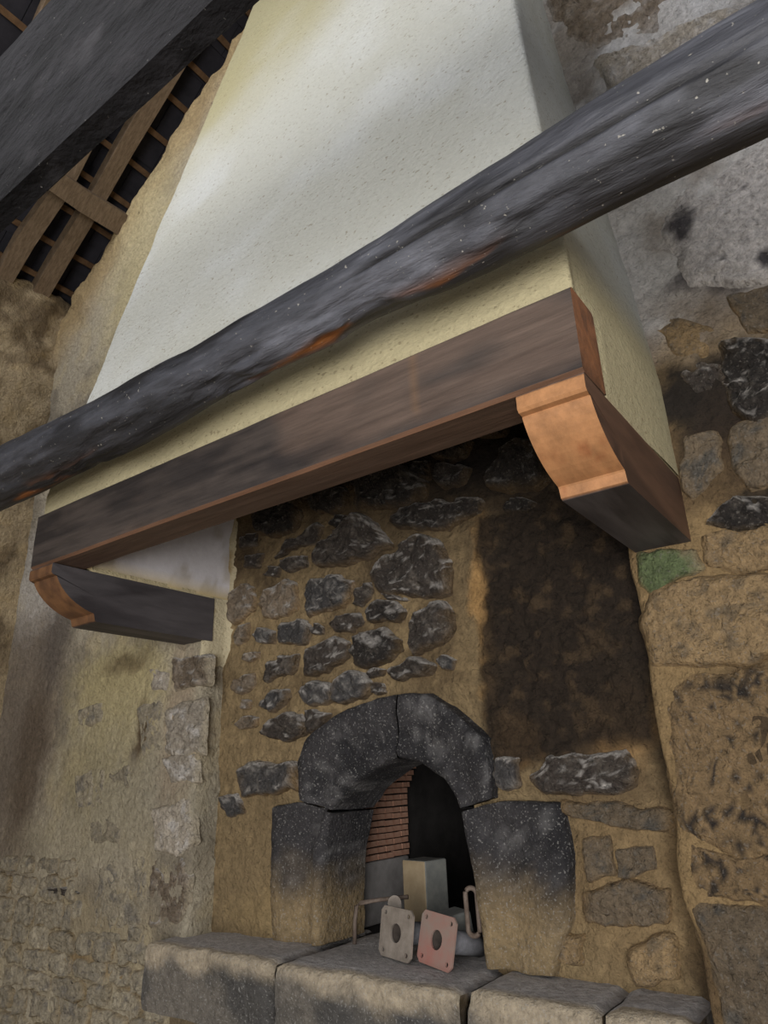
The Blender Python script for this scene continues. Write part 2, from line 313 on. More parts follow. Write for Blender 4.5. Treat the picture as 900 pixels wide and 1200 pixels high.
    if kind in 'kdgr':      # top-light highlights painted as pale lime dust on the upward facets
        nv = np.zeros(len(V)*3); o.data.vertices.foreach_get('normal', nv); nz = nv.reshape(-1, 3)[:, 2]
        C = mix(C, lin((186, 180, 174)), (0.85 if kind != 'k' else 0.7)*sstep(0.28, 0.62, nz+0.45*fbm(V, 30, 3, seed+17)))
        cc = np.ones((len(V), 4)); cc[:, :3] = C; o.data.color_attributes['Col'].data.foreach_set('color', cc.ravel())
    return o

# ------------------------------------------------------------------ setting: chimney wall
def sheet(name, X, Y, Z, nrm, amp, C, mat=None, keep=None, flip=False, parent=None):
    nu, nv = X.shape; P = np.stack([X, Y, Z], -1)
    return mesh_obj(name, (P+nrm*amp[..., None]).reshape(-1, 3), grid_faces(nu, nv, keep, flip), mat or M_WALL, parent, C.reshape(-1, 3))
FLOOR = -2.1
def rake(x): return 2.52+0.85*(x+1.35)

# back of the fireplace recess, open where the oven mouth is
xs = np.arange(0.09, 1.975, 0.008); zs = np.concatenate([np.arange(-1.35, 0.8, 0.008), np.arange(0.8, 1.75, 0.03)])
X, Z = np.meshgrid(xs, zs, indexing='ij'); Y = np.full_like(X, 0.12); P3 = np.stack([X, Y, Z], -1); P2 = np.stack([X, Z], -1)
am = 0.010*fbm(P3, 3, 3, 1)+0.013*fbm(P3, 18, 5, 2, 0.7)
patch = 1-sstep(0.92, 1.08, np.maximum(np.abs(X-1.645-0.05*(Z+0.1))/0.255, np.abs(Z+0.12-0.25*np.maximum(X-1.6, 0))/0.42)+0.14*fbm(P3, 9, 3, 21))
am = am+patch*(0.010+0.040*fbm(P3, 22, 4, 22, 0.8))
near = (1-sstep(0.0, 0.06, np.maximum(np.maximum(0.47-X, X-1.60), np.maximum(-1.2-Z, Z+0.64))))
near = np.maximum(near, 1-sstep(0.0, 0.06, np.maximum(np.maximum(0.63-X, X-1.36), np.maximum(-0.7-Z, Z+0.36))))
am = am*(1-0.6*near)-0.012*near
C = np.tile(lin((144, 124, 92)), X.shape+(1,))
C = mix(C, lin((116, 98, 72)), sstep(-0.1, 0.4, fbm(P3, 5, 4, 3)))
C = mix(C, lin((162, 140, 104)), 0.7*sstep(0.05, 0.4, fbm(P3, 11, 4, 4)))
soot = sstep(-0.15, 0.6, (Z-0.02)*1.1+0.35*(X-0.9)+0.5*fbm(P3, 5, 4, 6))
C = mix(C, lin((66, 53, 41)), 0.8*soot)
C = blobs(P2, C, [
    (1.66, -0.02, 0.26, 0.33, (44, 36, 29), 0.95, 0.25), (1.60, -0.38, 0.22, 0.18, (58, 46, 36), 0.9, 0.35),
    (1.93, -0.3, 0.07, 0.7, (44, 36, 30), 0.85, 0.5), (1.92, -0.9, 0.05, 0.35, (62, 48, 34), 0.8, 0.5),  # darker strips along the right pier edge
    (1.72, -0.6, 0.16, 0.06, (70, 60, 50), 0.7, 0.5), (1.40, -0.02, 0.04, 0.32, (180, 142, 92), 0.85, 0.5),
    (1.47, -0.45, 0.08, 0.08, (188, 146, 92), 0.9, 0.4), (1.80, -0.42, 0.09, 0.12, (160, 124, 80), 0.7, 0.5),
    (0.30, -0.85, 0.2, 0.25, (146, 126, 94), 0.8, 0.6), (0.45, -1.0, 0.2, 0.08, (154, 132, 94), 0.7, 0.6),
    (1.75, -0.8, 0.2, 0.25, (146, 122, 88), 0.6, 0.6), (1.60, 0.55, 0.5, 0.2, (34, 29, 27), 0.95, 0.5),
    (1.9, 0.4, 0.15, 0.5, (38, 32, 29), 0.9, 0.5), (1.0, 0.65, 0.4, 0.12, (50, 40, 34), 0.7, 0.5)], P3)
C = mix(C, lin((50, 41, 33)), 0.94*patch)
C = mix(C, lin((84, 68, 50)), patch*0.7*sstep(0.1, 0.4, fbm(P3, 22, 4, 23)))
# oven mouth outline (widens a little downward, low pointed head)
def mouth(x, z, g=0.0):
    wl = 0.70+0.046*np.clip((z+1.041)/0.395, 0, 1); wr = 1.311-0.042*np.clip((z+0.99)/0.35, 0, 1)
    top = np.where(x < 1.037, np.interp(x, [0.746, 0.80, 0.848, 0.935, 1.037], [-0.646, -0.595, -0.559, -0.514, -0.485]),
                   np.interp(x, [1.037, 1.122, 1.217, 1.25, 1.269], [-0.485, -0.5, -0.552, -0.6, -0.643]))
    return (x > wl-g) & (x < wr+g) & (z < np.maximum(top, np.where((x > wl) & (x < wr), -0.66, -9))+g) & (z > -1.2)
cx = (X[:-1, :-1]+X[1:, 1:])/2; cz = (Z[:-1, :-1]+Z[1:, 1:])/2
wall_recess = sheet('wall_recess', X, Y, Z, np.array([0, -1.0, 0]), am, C, keep=~mouth(cx, cz, 0.03))
tag(wall_recess, 'soot-blackened rubble back wall of the fireplace recess under the hood', 'wall', kind='structure')
for i, (p, k, d) in enumerate(RECESS_STONES): stone(wall_recess, p, 0.118, k, d, 100+i)

# piers and gable: left pier (with its return into the recess) up to the sloping gable top
us = np.concatenate([np.arange(-1.56, 0.09, 0.014), [0.10, 0.112, 0.12, 0.125, 0.127, 0.127, 0.127, 0.127]])
uy = np.concatenate([np.zeros(len(us)-8), [0.0, 0.002, 0.008, 0.02, 0.05, 0.09, 0.13, 0.17]])
vs = np.linspace(0, 1, 380)
U, Vv = np.meshgrid(us, vs, indexing='ij'); UY = np.repeat(uy[:, None], 380, 1)
top = rake(U); zz = FLOOR+(top-FLOOR)*Vv
shift = 0.55*sstep(0.75, 1.2, zz)
X = U+shift*sstep(-1.2, 0.12, U); Z = FLOOR+(rake(X)+0.10*fbm(np.stack([X, X*0, X*0], -1), 5, 4, 31)-FLOOR)*Vv; Y = UY
# the top of the wall: last rows run back over its thickness
Yt = np.stack([Y[:, -1]+k for k in (0.03, 0.12, 0.3, 0.55)], 1); Zt = np.stack([Z[:, -1]+k for k in (0.03, 0.06, 0.08, 0.1)], 1)
X = np.concatenate([X]+[X[:, -1:]]*4, 1); Y = np.concatenate([Y, Yt], 1); Z = np.concatenate([Z, Zt], 1)
P3 = np.stack([X, Y, Z], -1); P2 = np.stack([X, Z], -1)
edge = sstep(0.0, 0.5, Z-(rake(X)-0.6))
am = 0.006*fbm(P3, 2.5, 3, 41)+0.010*fbm(P3, 14, 5, 42, 0.65)+edge*0.05*fbm(P3, 5, 4, 43)
nrm = np.zeros(X.shape+(3,)); nrm[..., 1] = -1; nrm[Y > 0.03] = (1, 0, 0); nrm[:, -4:] = (0, 0, 1)
C = np.tile(lin((172, 162, 142)), X.shape+(1,))
C = mix(C, lin((138, 129, 113)), sstep(-0.1, 0.35, fbm(P3, 4, 5, 44)))
C = mix(C, lin((182, 168, 138)), 0.7*sstep(0.05, 0.4, fbm(P3, 7, 5, 45)))
C = mix(C, lin((170, 148, 110)), edge)
C = blobs(P2, C, [
    (-1.25, -0.2, 0.33, 0.75, (122, 110, 98), 0.85, 0.3), (-1.15, -0.4, 0.12, 0.4, (98, 84, 70), 0.7, 0.5),
    (-1.05, 0.25, 0.12, 0.3, (92, 84, 78), 0.7, 0.5), (-1.3, 0.6, 0.25, 0.3, (176, 170, 162), 0.8, 0.5),
    (-0.45, -0.1, 0.35, 0.2, (186, 172, 128), 0.8, 0.5), (-0.5, -0.45, 0.35, 0.25, (176, 164, 128), 0.7, 0.5),
    (-0.25, -0.32, 0.05, 0.12, (84, 66, 46), 0.9, 0.4), (-0.4, -0.02, 0.15, 0.05, (96, 80, 56), 0.7, 0.5),
    (-0.2, -0.6, 0.4, 0.2, (160, 152, 134), 0.7, 0.5), (-0.7, -0.75, 0.4, 0.1, (170, 160, 136), 0.6, 0.5),
    (0.0, -0.3, 0.1, 0.3, (170, 150, 128), 0.6, 0.5), (-0.6, -1.15, 0.6, 0.2, (160, 146, 118), 0.7, 0.5),
    (-0.62, -1.22, 0.25, 0.03, (136, 108, 66), 0.6, 0.6), (-0.2, -1.22, 0.2, 0.03, (140, 112, 68), 0.6, 0.6),
    (-0.6, 2.2, 0.35, 0.9, (196, 182, 140), 0.7, 0.6)], P3)
wall_gable = sheet('wall_gable', X, Y, Z, nrm, am, C)
tag(wall_gable, 'lime-washed rubble pier and sloping gable wall left of the hood', 'wall', kind='structure')
rw = random.Random(21); RUBBLE = []
z0 = -1.62
while z0 < -0.88:
    hh = 0.075+0.05*rw.random(); x0 = -1.32+0.1*rw.random(); x_end = 0.05 if z0+hh < -1.10 else -0.62
    while x0 < x_end:
        ww = min(0.11+0.15*rw.random(), x_end-x0+0.02); j = lambda: 0.018*(rw.random()-0.5)
        if ww > 0.05:
            p = [(x0+0.012, z0), (x0+ww*0.5, z0), (x0+ww-0.012, z0), (x0+ww-0.006, z0+hh*0.5), (x0+ww-0.016, z0+hh-0.012), (x0+ww*0.5, z0+hh-0.008), (x0+0.014, z0+hh-0.012), (x0+0.006, z0+hh*0.5)]
            RUBBLE.append((' '.join('%.3f,%.3f' % (x+j(), z+j()) for x, z in p), 'l', 0.016+0.014*rw.random()))
        x0 += ww
    z0 += hh
for i, (p, k, d) in enumerate(RUBBLE): stone(wall_gable, p, 0.008, k, d, 700+i, 32, (146, 124, 86))
for i, (p, k, d) in enumerate(LEFT_STONES): stone(wall_gable, p, 0.008, k, d, 300+i, mortar=(172, 160, 138))

# right pier
us = np.concatenate([[1.932, 1.932, 1.932, 1.932, 1.934, 1.938, 1.946, 1.96], np.arange(1.975, 4.2, 0.02)])
uy = np.concatenate([[0.17, 0.13, 0.09, 0.05, 0.02, 0.008, 0.002, 0.0], np.zeros(len(us)-8)])
zs = np.arange(FLOOR, 4.6, 0.02)
U, Z = np.meshgrid(us, zs, indexing='ij'); Y = np.repeat(uy[:, None], len(zs), 1)
wob = 0.02*fbm(np.stack([Z*0, Z*0, Z], -1), 5, 3, 50)
X = U-0.5*sstep(0.75, 1.2, Z)*sstep(4, 2, U)+wob*sstep(2.3, 1.95, U)
P3 = np.stack([X, Y, Z], -1); P2 = np.stack([X, Z], -1)
am = 0.008*fbm(P3, 2.5, 3, 51)+0.010*fbm(P3, 13, 5, 52, 0.65)
am = am+sstep(0.4, 1.0, Z)*0.015*fbm(P3, 9, 4, 53)
nrm = np.zeros(X.shape+(3,)); nrm[..., 1] = -1; nrm[Y > 0.03] = (-1, 0, 0)
C = np.tile(lin((150, 126, 90)), X.shape+(1,))
C = mix(C, lin((112, 92, 66)), sstep(-0.1, 0.4, fbm(P3, 5, 4, 54)))
hi = sstep(0.55, 0.85, Z+0.15*fbm(P3, 4, 4, 55))
C = mix(C, lin((192, 188, 184)), hi)
C = mix(C, lin((214, 212, 212)), hi*sstep(0, 0.4, fbm(P3, 6, 5, 56)))
C = mix(C, lin((132, 120, 106)), hi*0.7*sstep(0.1, 0.4, fbm(P3, 5, 5, 57)))
C = blobs(P2, C, [
    (2.30, 0.42, 0.26, 0.15, (36, 32, 30), 0.97, 0.35), (2.26, 0.27, 0.12, 0.12, (58, 47, 38), 0.7, 0.5),
    (2.33, 0.10, 0.12, 0.06, (40, 36, 33), 0.9, 0.4), (2.25, 0.82, 0.07, 0.05, (60, 56, 60), 0.85, 0.4),
    (2.38, 0.76, 0.1, 0.05, (56, 52, 56), 0.85, 0.4), (2.1, 1.45, 0.12, 0.25, (118, 104, 86), 0.6, 0.6),
    (2.2, -0.45, 0.12, 0.15, (56, 48, 42), 0.6, 0.6)], P3)
wall_right = sheet('wall_right', X, Y, Z, nrm, am, C)
tag(wall_right, 'rough stone pier and whitewashed wall right of the hood', 'wall', kind='structure')
for i, (p, k, d) in enumerate(RIGHT_STONES): stone(wall_right, p, 0.008, k, d*0.75, 500+i, 72, (182, 175, 168) if parse(p)[:, 1].mean() > 0.7 else (140, 116, 82))

# left side wall with a broken top under the eaves
ys = np.arange(-2.6, 0.12, 0.025); vs = np.linspace(0, 1, 160)
Yg, Vg = np.meshgrid(ys, vs, indexing='ij')
tp = 2.50+0.10*fbm(np.stack([Yg, Yg*0, Yg*0], -1), 4.5, 4, 61)
Z = FLOOR+(tp-FLOOR)*Vg; X = np.full_like(Z, -1.5)
Xt = np.stack([X[:, -1]-k for k in (0.04, 0.15, 0.35, 0.6)], 1); Zt = np.stack([Z[:, -1]+k for k in (0.03, 0.05, 0.06, 0.06)], 1)
X = np.concatenate([X, Xt], 1); Z = np.concatenate([Z, Zt], 1); Yg = np.concatenate([Yg]+[Yg[:, -1:]]*4, 1)
P3 = np.stack([X, Yg, Z], -1)
am = 0.03*fbm(P3, 3, 4, 62)+0.05*sstep(0.6, 1.8, Z)*fbm(P3, 6, 5, 63, 0.6)
C = np.tile(lin((168, 150, 120)), X.shape+(1,))
C = mix(C, lin((112, 96, 74)), sstep(-0.1, 0.35, fbm(P3, 6, 5, 64)))
C = mix(C, lin((176, 154, 116)), 0.6*sstep(0.1, 0.4, fbm(P3, 9, 5, 65)))
wall_left = sheet('wall_left', X, Yg, Z, np.array([1.0, 0, 0]), am, C, flip=False)
tag(wall_left, 'rough earthen side wall with a broken top under the eaves', 'wall', kind='structure')

fl = flat_mat('earth_floor', (136, 124, 106), (158, 144, 124), 0.95, 0, 4, 0.4)
V, F = box_vf(-1.6, 4.2, -6, 0.3, FLOOR-0.1, FLOOR)
tag(mesh_obj('floor', V, F, fl, None, smooth=False), 'beaten earth floor of the old house', 'floor', kind='structure')

# ------------------------------------------------------------------ roof
def roofz(x): return 2.75+0.85*(x+1.35)
sl = math.atan(0.85); cs, sn = math.cos(sl), math.sin(sl)
M_SLATE = flat_mat('slate_underside', (34, 33, 38), (50, 48, 54), 0.8, 0, 6, 0.4)
M_RAFT = flat_mat('weathered_rafter', (92, 76, 58), (120, 102, 82), 0.85, 0, 18, 0.4, 0.006, (1, 4, 1))
M_BATT = flat_mat('brown_batten', (84, 62, 42), (112, 86, 60), 0.85, 0, 18, 0.3)
rnd = random.Random(4)
def roof_box(name, s0, s1, y0, y1, d0, d1, mat, parent, wob=0.0, seed=0):
    """s: distance up the slope from x=-1.35, d: depth below the slates"""
    n = 10; V = []
    for i in range(n+1):
        t = i/n
        if abs(s1-s0) > abs(y1-y0):
            ring = [(s0+(s1-s0)*t, y, d) for y, d in ((y0, d0), (y1, d0), (y1, d1), (y0, d1))]
        else:
            ring = [(s, y0+(y1-y0)*t, d) for s, d in ((s0, d0), (s1, d0), (s1, d1), (s0, d1))]
        for k, (s, y, d) in enumerate(ring):
            w3 = np.array([[s*2+seed, y*2, k*0.0+seed]])
            s += wob*float(fbm(w3, 2, 2, seed)[0]); y += wob*float(fbm(w3, 2, 2, seed+1)[0]); d += 0.5*wob*float(fbm(w3, 3, 2, seed+2+k)[0])
            V.append((-1.35+s*cs+d*sn, y, 2.75+s*sn-d*cs))
    F = [(i*4+k, i*4+(k+1) % 4, i*4+4+(k+1) % 4, i*4+4+k) for i in range(n) for k in range(4)]+[(3, 2, 1, 0), (n*4, n*4+1, n*4+2, n*4+3)]
    return mesh_obj(name, V, F, mat, parent, smooth=False)
V = []; F = []
for i in range(34):
    s0 = -1.2+i*0.21
    for j in range(18):
        y0 = -3.0+j*0.22+(0.11 if i % 2 else 0); d0 = -0.012-0.01*rnd.random(); b = len(V)
        for s, y, d in ((s0-0.1, y0, d0+0.0), (s0+0.22, y0, d0-0.02), (s0+0.22, y0+0.216, d0-0.02), (s0-0.1, y0+0.216, d0)):
            for e in (0, -0.008): V.append((-1.35+s*cs+(d+e)*sn, y, 2.75+s*sn-(d+e)*cs))
        F += [(b, b+2, b+4, b+6), (b+1, b+7, b+5, b+3), (b, b+1, b+3, b+2), (b+2, b+3, b+5, b+4), (b+4, b+5, b+7, b+6), (b+6, b+7, b+1, b)]
V += [(-1.35+s*cs-0.06*sn, y, 2.75+s*sn+0.06*cs) for s, y in ((-1.4, -3.2), (6, -3.2), (6, 1.2), (-1.4, 1.2))]; F.append(tuple(range(len(V)-4, len(V))))
ceiling = mesh_obj('ceiling', V, F, M_SLATE, None, smooth=False)
tag(ceiling, 'dark slate roof underside with rafters and battens above the side wall', 'roof', kind='structure')
for i in range(-3, 14):
    s = (i*0.18+0.035)/cs
    roof_box('batten', s-0.018, s+0.018, -2.8, 0.6, 0.0, 0.028, M_BATT, ceiling, 0.01, 10+i)
for i, y in enumerate((-0.17, -0.39, -0.85, -1.35)):
    roof_box('rafter', -0.9, 3.4, y-0.05+0.01*i, y+0.05, 0.028, 0.12, M_RAFT, ceiling, 0.05 if i else 0.012, 40+i*7)
roof_box('purlin', 0.33, 0.47, -2.6, 0.3, 0.12, 0.25, M_RAFT, ceiling, 0.03, 90)

# ------------------------------------------------------------------ chimney hood
hood = empty('chimney_hood', (1.05, -0.35, 0.209))
tag(hood, 'tall tapering pale plastered chimney hood above the wooden mantel', 'chimney hood')
def hood_at(z):
    t = max(0.0, z-0.5)
    return 0.118*t, 2.1-0.085*t, -0.692+0.188*t
zs = np.concatenate([[0.212, 0.25, 0.30, 0.36, 0.405, 0.419], np.arange(0.432, 3.9, 0.022)])
def section(z):
    xl, xr, yf = hood_at(z); rr = 0.015; pts = []
    for t in np.linspace(0.02, yf+rr, 26): pts.append((xl, t))
    for a in (0.25, 0.5, 0.75): pts.append((xl+rr-rr*math.cos(a*math.pi/2), yf+rr-rr*math.sin(a*math.pi/2)))
    for t in np.linspace(xl+rr, xr-rr, 84): pts.append((t, yf))
    for a in (0.25, 0.5, 0.75): pts.append((xr-rr+rr*math.sin(a*math.pi/2), yf+rr-rr*math.cos(a*math.pi/2)))
    for t in np.linspace(yf+rr, 0.02, 26): pts.append((xr, t))
    return np.array(pts)
S = np.stack([section(z) for z in zs], 1); nu = S.shape[0]
X, Y = S[..., 0].copy(), S[..., 1].copy(); Z = np.repeat(zs[None], nu, 0)
low = Z < 0.421
frontcol = (np.arange(nu) >= 26) & (np.arange(nu) < nu-26)
m = low & (Y < -0.56)
X = np.where(m, np.clip(X, 0.015, 2.085), X); Y = np.where(m, np.maximum(Y, -0.68), Y); Z = np.where(m & (Z < 0.30), 0.30, Z)
P3 = np.stack([X, Y, Z], -1)
am = 0.010*fbm(P3, 2.2, 3, 71)+0.0035*fbm(P3, 20, 4, 72, 0.6)*sstep(0.5, 0.9, Z)
am = np.where(m, 0, am)
nrm = np.zeros(X.shape+(3,)); nrm[:26, :, 0] = -1; nrm[26:nu-26, :, 1] = -1; nrm[nu-26:, :, 0] = 1
C = np.tile(lin((188, 187, 176)), X.shape+(1,))
C = mix(C, lin((202, 203, 199)), 0.7*sstep(-0.2, 0.6, fbm(P3, 2.5, 4, 73))*sstep(0.5, 0.8, Z))
C = mix(C, lin((190, 179, 144)), 1-sstep(0.5, 0.75, Z+0.04*fbm(P3, 6, 3, 75)))
C = mix(C, lin((166, 156, 110)), 0.8*sstep(1.7, 2.9, Z-0.6*(X-0.3)+0.3*fbm(P3, 3, 4, 74)))  # yellowed upper left, with the tie beam's shade painted into the plaster colour
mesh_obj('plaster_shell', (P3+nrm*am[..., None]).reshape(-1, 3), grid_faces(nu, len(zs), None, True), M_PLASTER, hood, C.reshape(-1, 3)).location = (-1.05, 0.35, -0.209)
# inner faces of the hood (cheeks and breast), seen from below
def inner(name, X, Y, Z, nv, colr):
    P3 = np.stack([X, Y, Z], -1); a = 0.006*fbm(P3, 6, 3, 81)
    C = np.tile(lin(colr), X.shape+(1,)); C = mix(C, lin((170, 156, 132)), 0.5*sstep(0.2, 0.45, fbm(P3, 8, 4, 82)))
    C = mix(C, lin((206, 186, 140)), 1-sstep(0.21, 0.27, Z))
    o = mesh_obj(name, (P3+np.array(nv)*a[..., None]).reshape(-1, 3), grid_faces(*X.shape), M_INNER, hood, C.reshape(-1, 3)); o.location = (-1.05, 0.35, -0.209); return o
yy = np.linspace(-0.58, 0.12, 40); z2 = np.linspace(0.211, 3.0, 90)
Yg, Zg = np.meshgrid(yy, z2, indexing='ij')
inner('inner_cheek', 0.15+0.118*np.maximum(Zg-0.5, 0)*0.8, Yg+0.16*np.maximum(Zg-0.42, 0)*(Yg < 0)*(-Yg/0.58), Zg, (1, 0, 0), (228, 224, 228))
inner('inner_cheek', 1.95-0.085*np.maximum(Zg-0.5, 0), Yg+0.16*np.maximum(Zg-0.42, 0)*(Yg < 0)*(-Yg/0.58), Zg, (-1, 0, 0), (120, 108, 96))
xx = np.linspace(0.13, 1.97, 60); z3 = np.linspace(0.40, 3.0, 60)
Xg, Zg = np.meshgrid(xx, z3, indexing='ij')
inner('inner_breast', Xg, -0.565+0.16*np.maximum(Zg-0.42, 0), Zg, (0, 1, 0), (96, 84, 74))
# underside lips of the cheeks, bedded on the corbels
for x0, x1 in ((0.004, 0.152), (1.948, 2.096)):
    V, F = box_vf(x0, x1, -0.555, 0.02, 0.205, 0.222)
    o = mesh_obj('mortar_bed', V, F, M_PLASTER, hood, np.tile(lin((196, 182, 146)), (8, 1)), smooth=False); o.location = (-1.05, 0.35, -0.209)
tt = np.linspace(0, 1, 9); zr = np.linspace(-0.10, 0.95, 60); path = np.array([(0.118, -0.004), (0.132, -0.010), (0.142, 0.0), (0.145, 0.03), (0.146, 0.06), (0.147, 0.09), (0.152, 0.108), (0.165, 0.116), (0.180, 0.125)])
Xg = np.repeat(path[:, :1], 60, 1); Yg = np.repeat(path[:, 1:], 60, 1); Zg = np.repeat(zr[None], 9, 0)
P3 = np.stack([Xg, Yg, Zg], -1); fade = sstep(-0.10, 0.03, Zg+0.05*fbm(P3, 14, 3, 86))
P3[..., 0] += -0.03*(1-fade)+0.006*fbm(P3, 12, 4, 85); P3[..., 1] += 0.012*(1-fade)
C = np.tile(lin((196, 184, 154)), Xg.shape+(1,)); C = mix(C, lin((164, 142, 104)), sstep(0.1, 0.4, fbm(P3, 9, 4, 87)))
mesh_obj('plaster_return', P3.reshape(-1, 3), grid_faces(9, 60), M_PLASTER, wall_gable, C.reshape(-1, 3))

# ------------------------------------------------------------------ mantel beam and corbels
def lofted(name, prof, xs, fn_col, mat, amp, seed, parent=None, org=(0, 0, 0)):
    """profile (y,z) swept along x with end caps, displaced by noise"""
    prof = np.array(prof); n = len(prof); X = np.repeat(np.array(xs)[:, None], n, 1)
    Y = np.repeat(prof[None, :, 0], len(xs), 0); Z = np.repeat(prof[None, :, 1], len(xs), 0)
    P = np.stack([X, Y, Z], -1).reshape(-1, 3)
    F = []
    for i in range(len(xs)-1):
        for k in range(n): F.append((i*n+k, i*n+(k+1) % n, (i+1)*n+(k+1) % n, (i+1)*n+k))
    V = [P]; caps = []
    for idx in (0, len(xs)-1):
        b = sum(len(v) for v in V); c = prof.mean(0); ring = P[idx*n:(idx+1)*n].copy()
        mid = ring.copy(); mid[:, 1] = c[0]+(mid[:, 1]-c[0])*0.5; mid[:, 2] = c[1]+(mid[:, 2]-c[1])*0.5
        V += [ring, mid, np.array([[xs[idx], c[0], c[1]]])]
        for k in range(n):
            a, a2 = b+k, b+(k+1) % n
            q = [(a, a2, a2+n, a+n), (a+n, a2+n, b+2*n)]
            F += [f if idx else f[::-1] for f in q]
        caps.append((b, b+2*n+1))
    P = np.concatenate(V); cap = np.zeros(len(P), bool)
    for a, b in caps: cap[a:b] = True
    F = [f[::-1] for f in F]
    C = fn_col(P, cap)
    c = P.mean(0); d = P-c; d[:, 0] = 0; d /= (np.linalg.norm(d, axis=1, keepdims=True)+1e-6)
    P = P+d*(amp*fbm(P*np.array([0.35, 1, 1]), 9, 4, seed))[:, None]
    o = mesh_obj(name, P-np.array(org), F, mat, parent, C, smooth=False); o.location = org if parent is None else (0, 0, 0)
    return o
def rect_prof(y0, y1, z0, z1, c, n):
    pts = []
    cor = [(y0, z0), (y0, z1), (y1, z1), (y1, z0)]
    for i in range(4):
        a = np.array(cor[i]); b = np.array(cor[(i+1) % 4]); L = np.linalg.norm(b-a); dd = (b-a)/L
        for t in ([c, c+0.002]+list(np.linspace(c+0.012, L-c-0.012, n-4))+[L-c-0.002, L-c]): pts.append(tuple(a+dd*t))
    return pts
def mantel_col(P, cap):
    g = fbm(P*np.array([0.15, 1, 1]), 22, 4, 91)
    C = np.tile(lin((74, 66, 62)), (len(P), 1)); C = mix(C, lin((50, 45, 44)), sstep(-0.15, 0.3, g+0.4*fbm(P, 2.5, 3, 92)))
    C = mix(C, lin((118, 98, 86)), 0.5*sstep(0.1, 0.5, fbm(P*np.array([0.3, 1, 1]), 7, 4, 93)))
    bottom = 1-sstep(0.212, 0.217, P[:, 2])
    C = mix(C, lin((96, 72, 56)), 0.6*bottom)
    edge = (((np.abs(P[:, 2]-0.217) < 0.0005) & (P[:, 1] < -0.70)) | ((P[:, 2] < 0.2095) & (np.abs(P[:, 1]+0.698) < 0.0005)))
    C = mix(C, lin((116, 82, 60)), 0.7*edge.astype(float))
    C = mix(C, lin((116, 92, 72)), 0.6*(np.abs(P[:, 0]-1.702) < 0.012).astype(float)*sstep(0.24, 0.27, P[:, 2]))
    e = cap & (P[:, 0] > 1)
    C = mix(C, lin((150, 98, 62)), 0.9*e.astype(float)); C = mix(C, lin((84, 58, 44)), 0.7*e*sstep(0.0, 0.4, fbm(P, 14, 4, 94)))
    return C
mantel = lofted('mantel_beam', rect_prof(-0.706, -0.572, 0.209, 0.421, 0.008, 14), np.linspace(0.0, 2.1, 110), mantel_col, M_WOOD, 0.0025, 95, None, (1.05, -0.64, 0.209))
tag(mantel, 'dark brown squared wooden mantel beam across the front of the hood', 'beam')

def corbel(x0, x1, label, light):
    prof = [(0.03, 0.205), (-0.2, 0.205), (-0.45, 0.205), (-0.62, 0.205), (-0.704, 0.206), (-0.706, 0.200), (-0.706, 0.172), (-0.700, 0.166), (-0.684, 0.164)]
    for t in np.linspace(0, 1, 12):
        a = t*math.pi/2   # quarter round, bulging
        prof.append((-0.684+0.155*(0.55*(1-math.cos(a))+0.45*t), 0.160-0.108*(0.55*math.sin(a)+0.45*t)))
    prof += [(-0.526, 0.048), (-0.520, 0.027), (-0.512, 0.023), (-0.35, 0.022), (-0.15, 0.022), (0.03, 0.022)]
    def colf(P, cap):
        g = fbm(P*np.array([1, 0.25, 1]), 22, 4, 96)
        C = np.tile(lin((78, 74, 76)), (len(P), 1)); C = mix(C, lin((54, 50, 52)), sstep(-0.1, 0.3, g))
        if light:
            side = cap & (P[:, 0] > (x0+x1)/2)
            C = mix(C, lin((104, 74, 54)), 0.85*side.astype(float)); C = mix(C, lin((64, 46, 38)), 0.8*side*sstep(-0.05, 0.3, g))
        fr = (~cap) & (P[:, 1] < -0.515) & (P[:, 2] < 0.2045) & (P[:, 2] > 0.024)
        C = mix(C, lin((176, 126, 84) if light else (122, 86, 56)), 0.95*fr.astype(float)); C = mix(C, lin((150, 92, 58) if light else (84, 58, 42)), 0.75*fr*sstep(0.05, 0.45, fbm(P*np.array([1, 1, 0.4]), 18, 4, 97)))
        return C
    xs = np.linspace(x0, x1, 14)
    o = lofted('corbel', prof, xs, colf, M_WOODY, 0.002, 98, None, ((x0+x1)/2, 0, 0.022))
    return tag(o, label, 'corbel')
corbel(1.95, 2.10, 'bright orange-brown carved wooden corbel under the right end of the mantel', True)
corbel(0.0, 0.15, 'dark grey-sided wooden corbel under the far left end of the mantel', False)

# ------------------------------------------------------------------ round log and black tie beam
LX = [-2.2, 0.0, 0.5, 0.95, 1.3, 1.6, 1.9, 2.2, 2.5, 4.2]
LR = [0.110, 0.104, 0.094, 0.083, 0.080, 0.080, 0.089, 0.096, 0.102, 0.115]
LZ = [0.530, 0.528, 0.512, 0.520, 0.526, 0.540, 0.546, 0.556, 0.562, 0.575]
xs = np.arange(-1.46, 4.2, 0.02); na = 128; A = np.linspace(0, 2*math.pi, na, endpoint=False)
rad = np.interp(xs, LX, LR); zc = np.interp(xs, LX, LZ)
k = np.ones(9)/9; rad = np.convolve(np.pad(rad, 4, 'edge'), k, 'valid'); zc = np.convolve(np.pad(zc, 4, 'edge'), k, 'valid')
Xg = np.repeat(xs[:, None], na, 1); Ag = np.repeat(A[None], len(xs), 0)
N3 = np.stack([Xg*0, np.cos(Ag), np.sin(Ag)], -1)
P3 = np.stack([Xg, -0.85+rad[:, None]*np.cos(Ag), zc[:, None]+rad[:, None]*np.sin(Ag)], -1)
am = 0.012*fbm(P3*np.array([0.5, 1, 1]), 5, 3, 101)+0.003*fbm(P3*np.array([0.15, 1, 1]), 40, 4, 102)
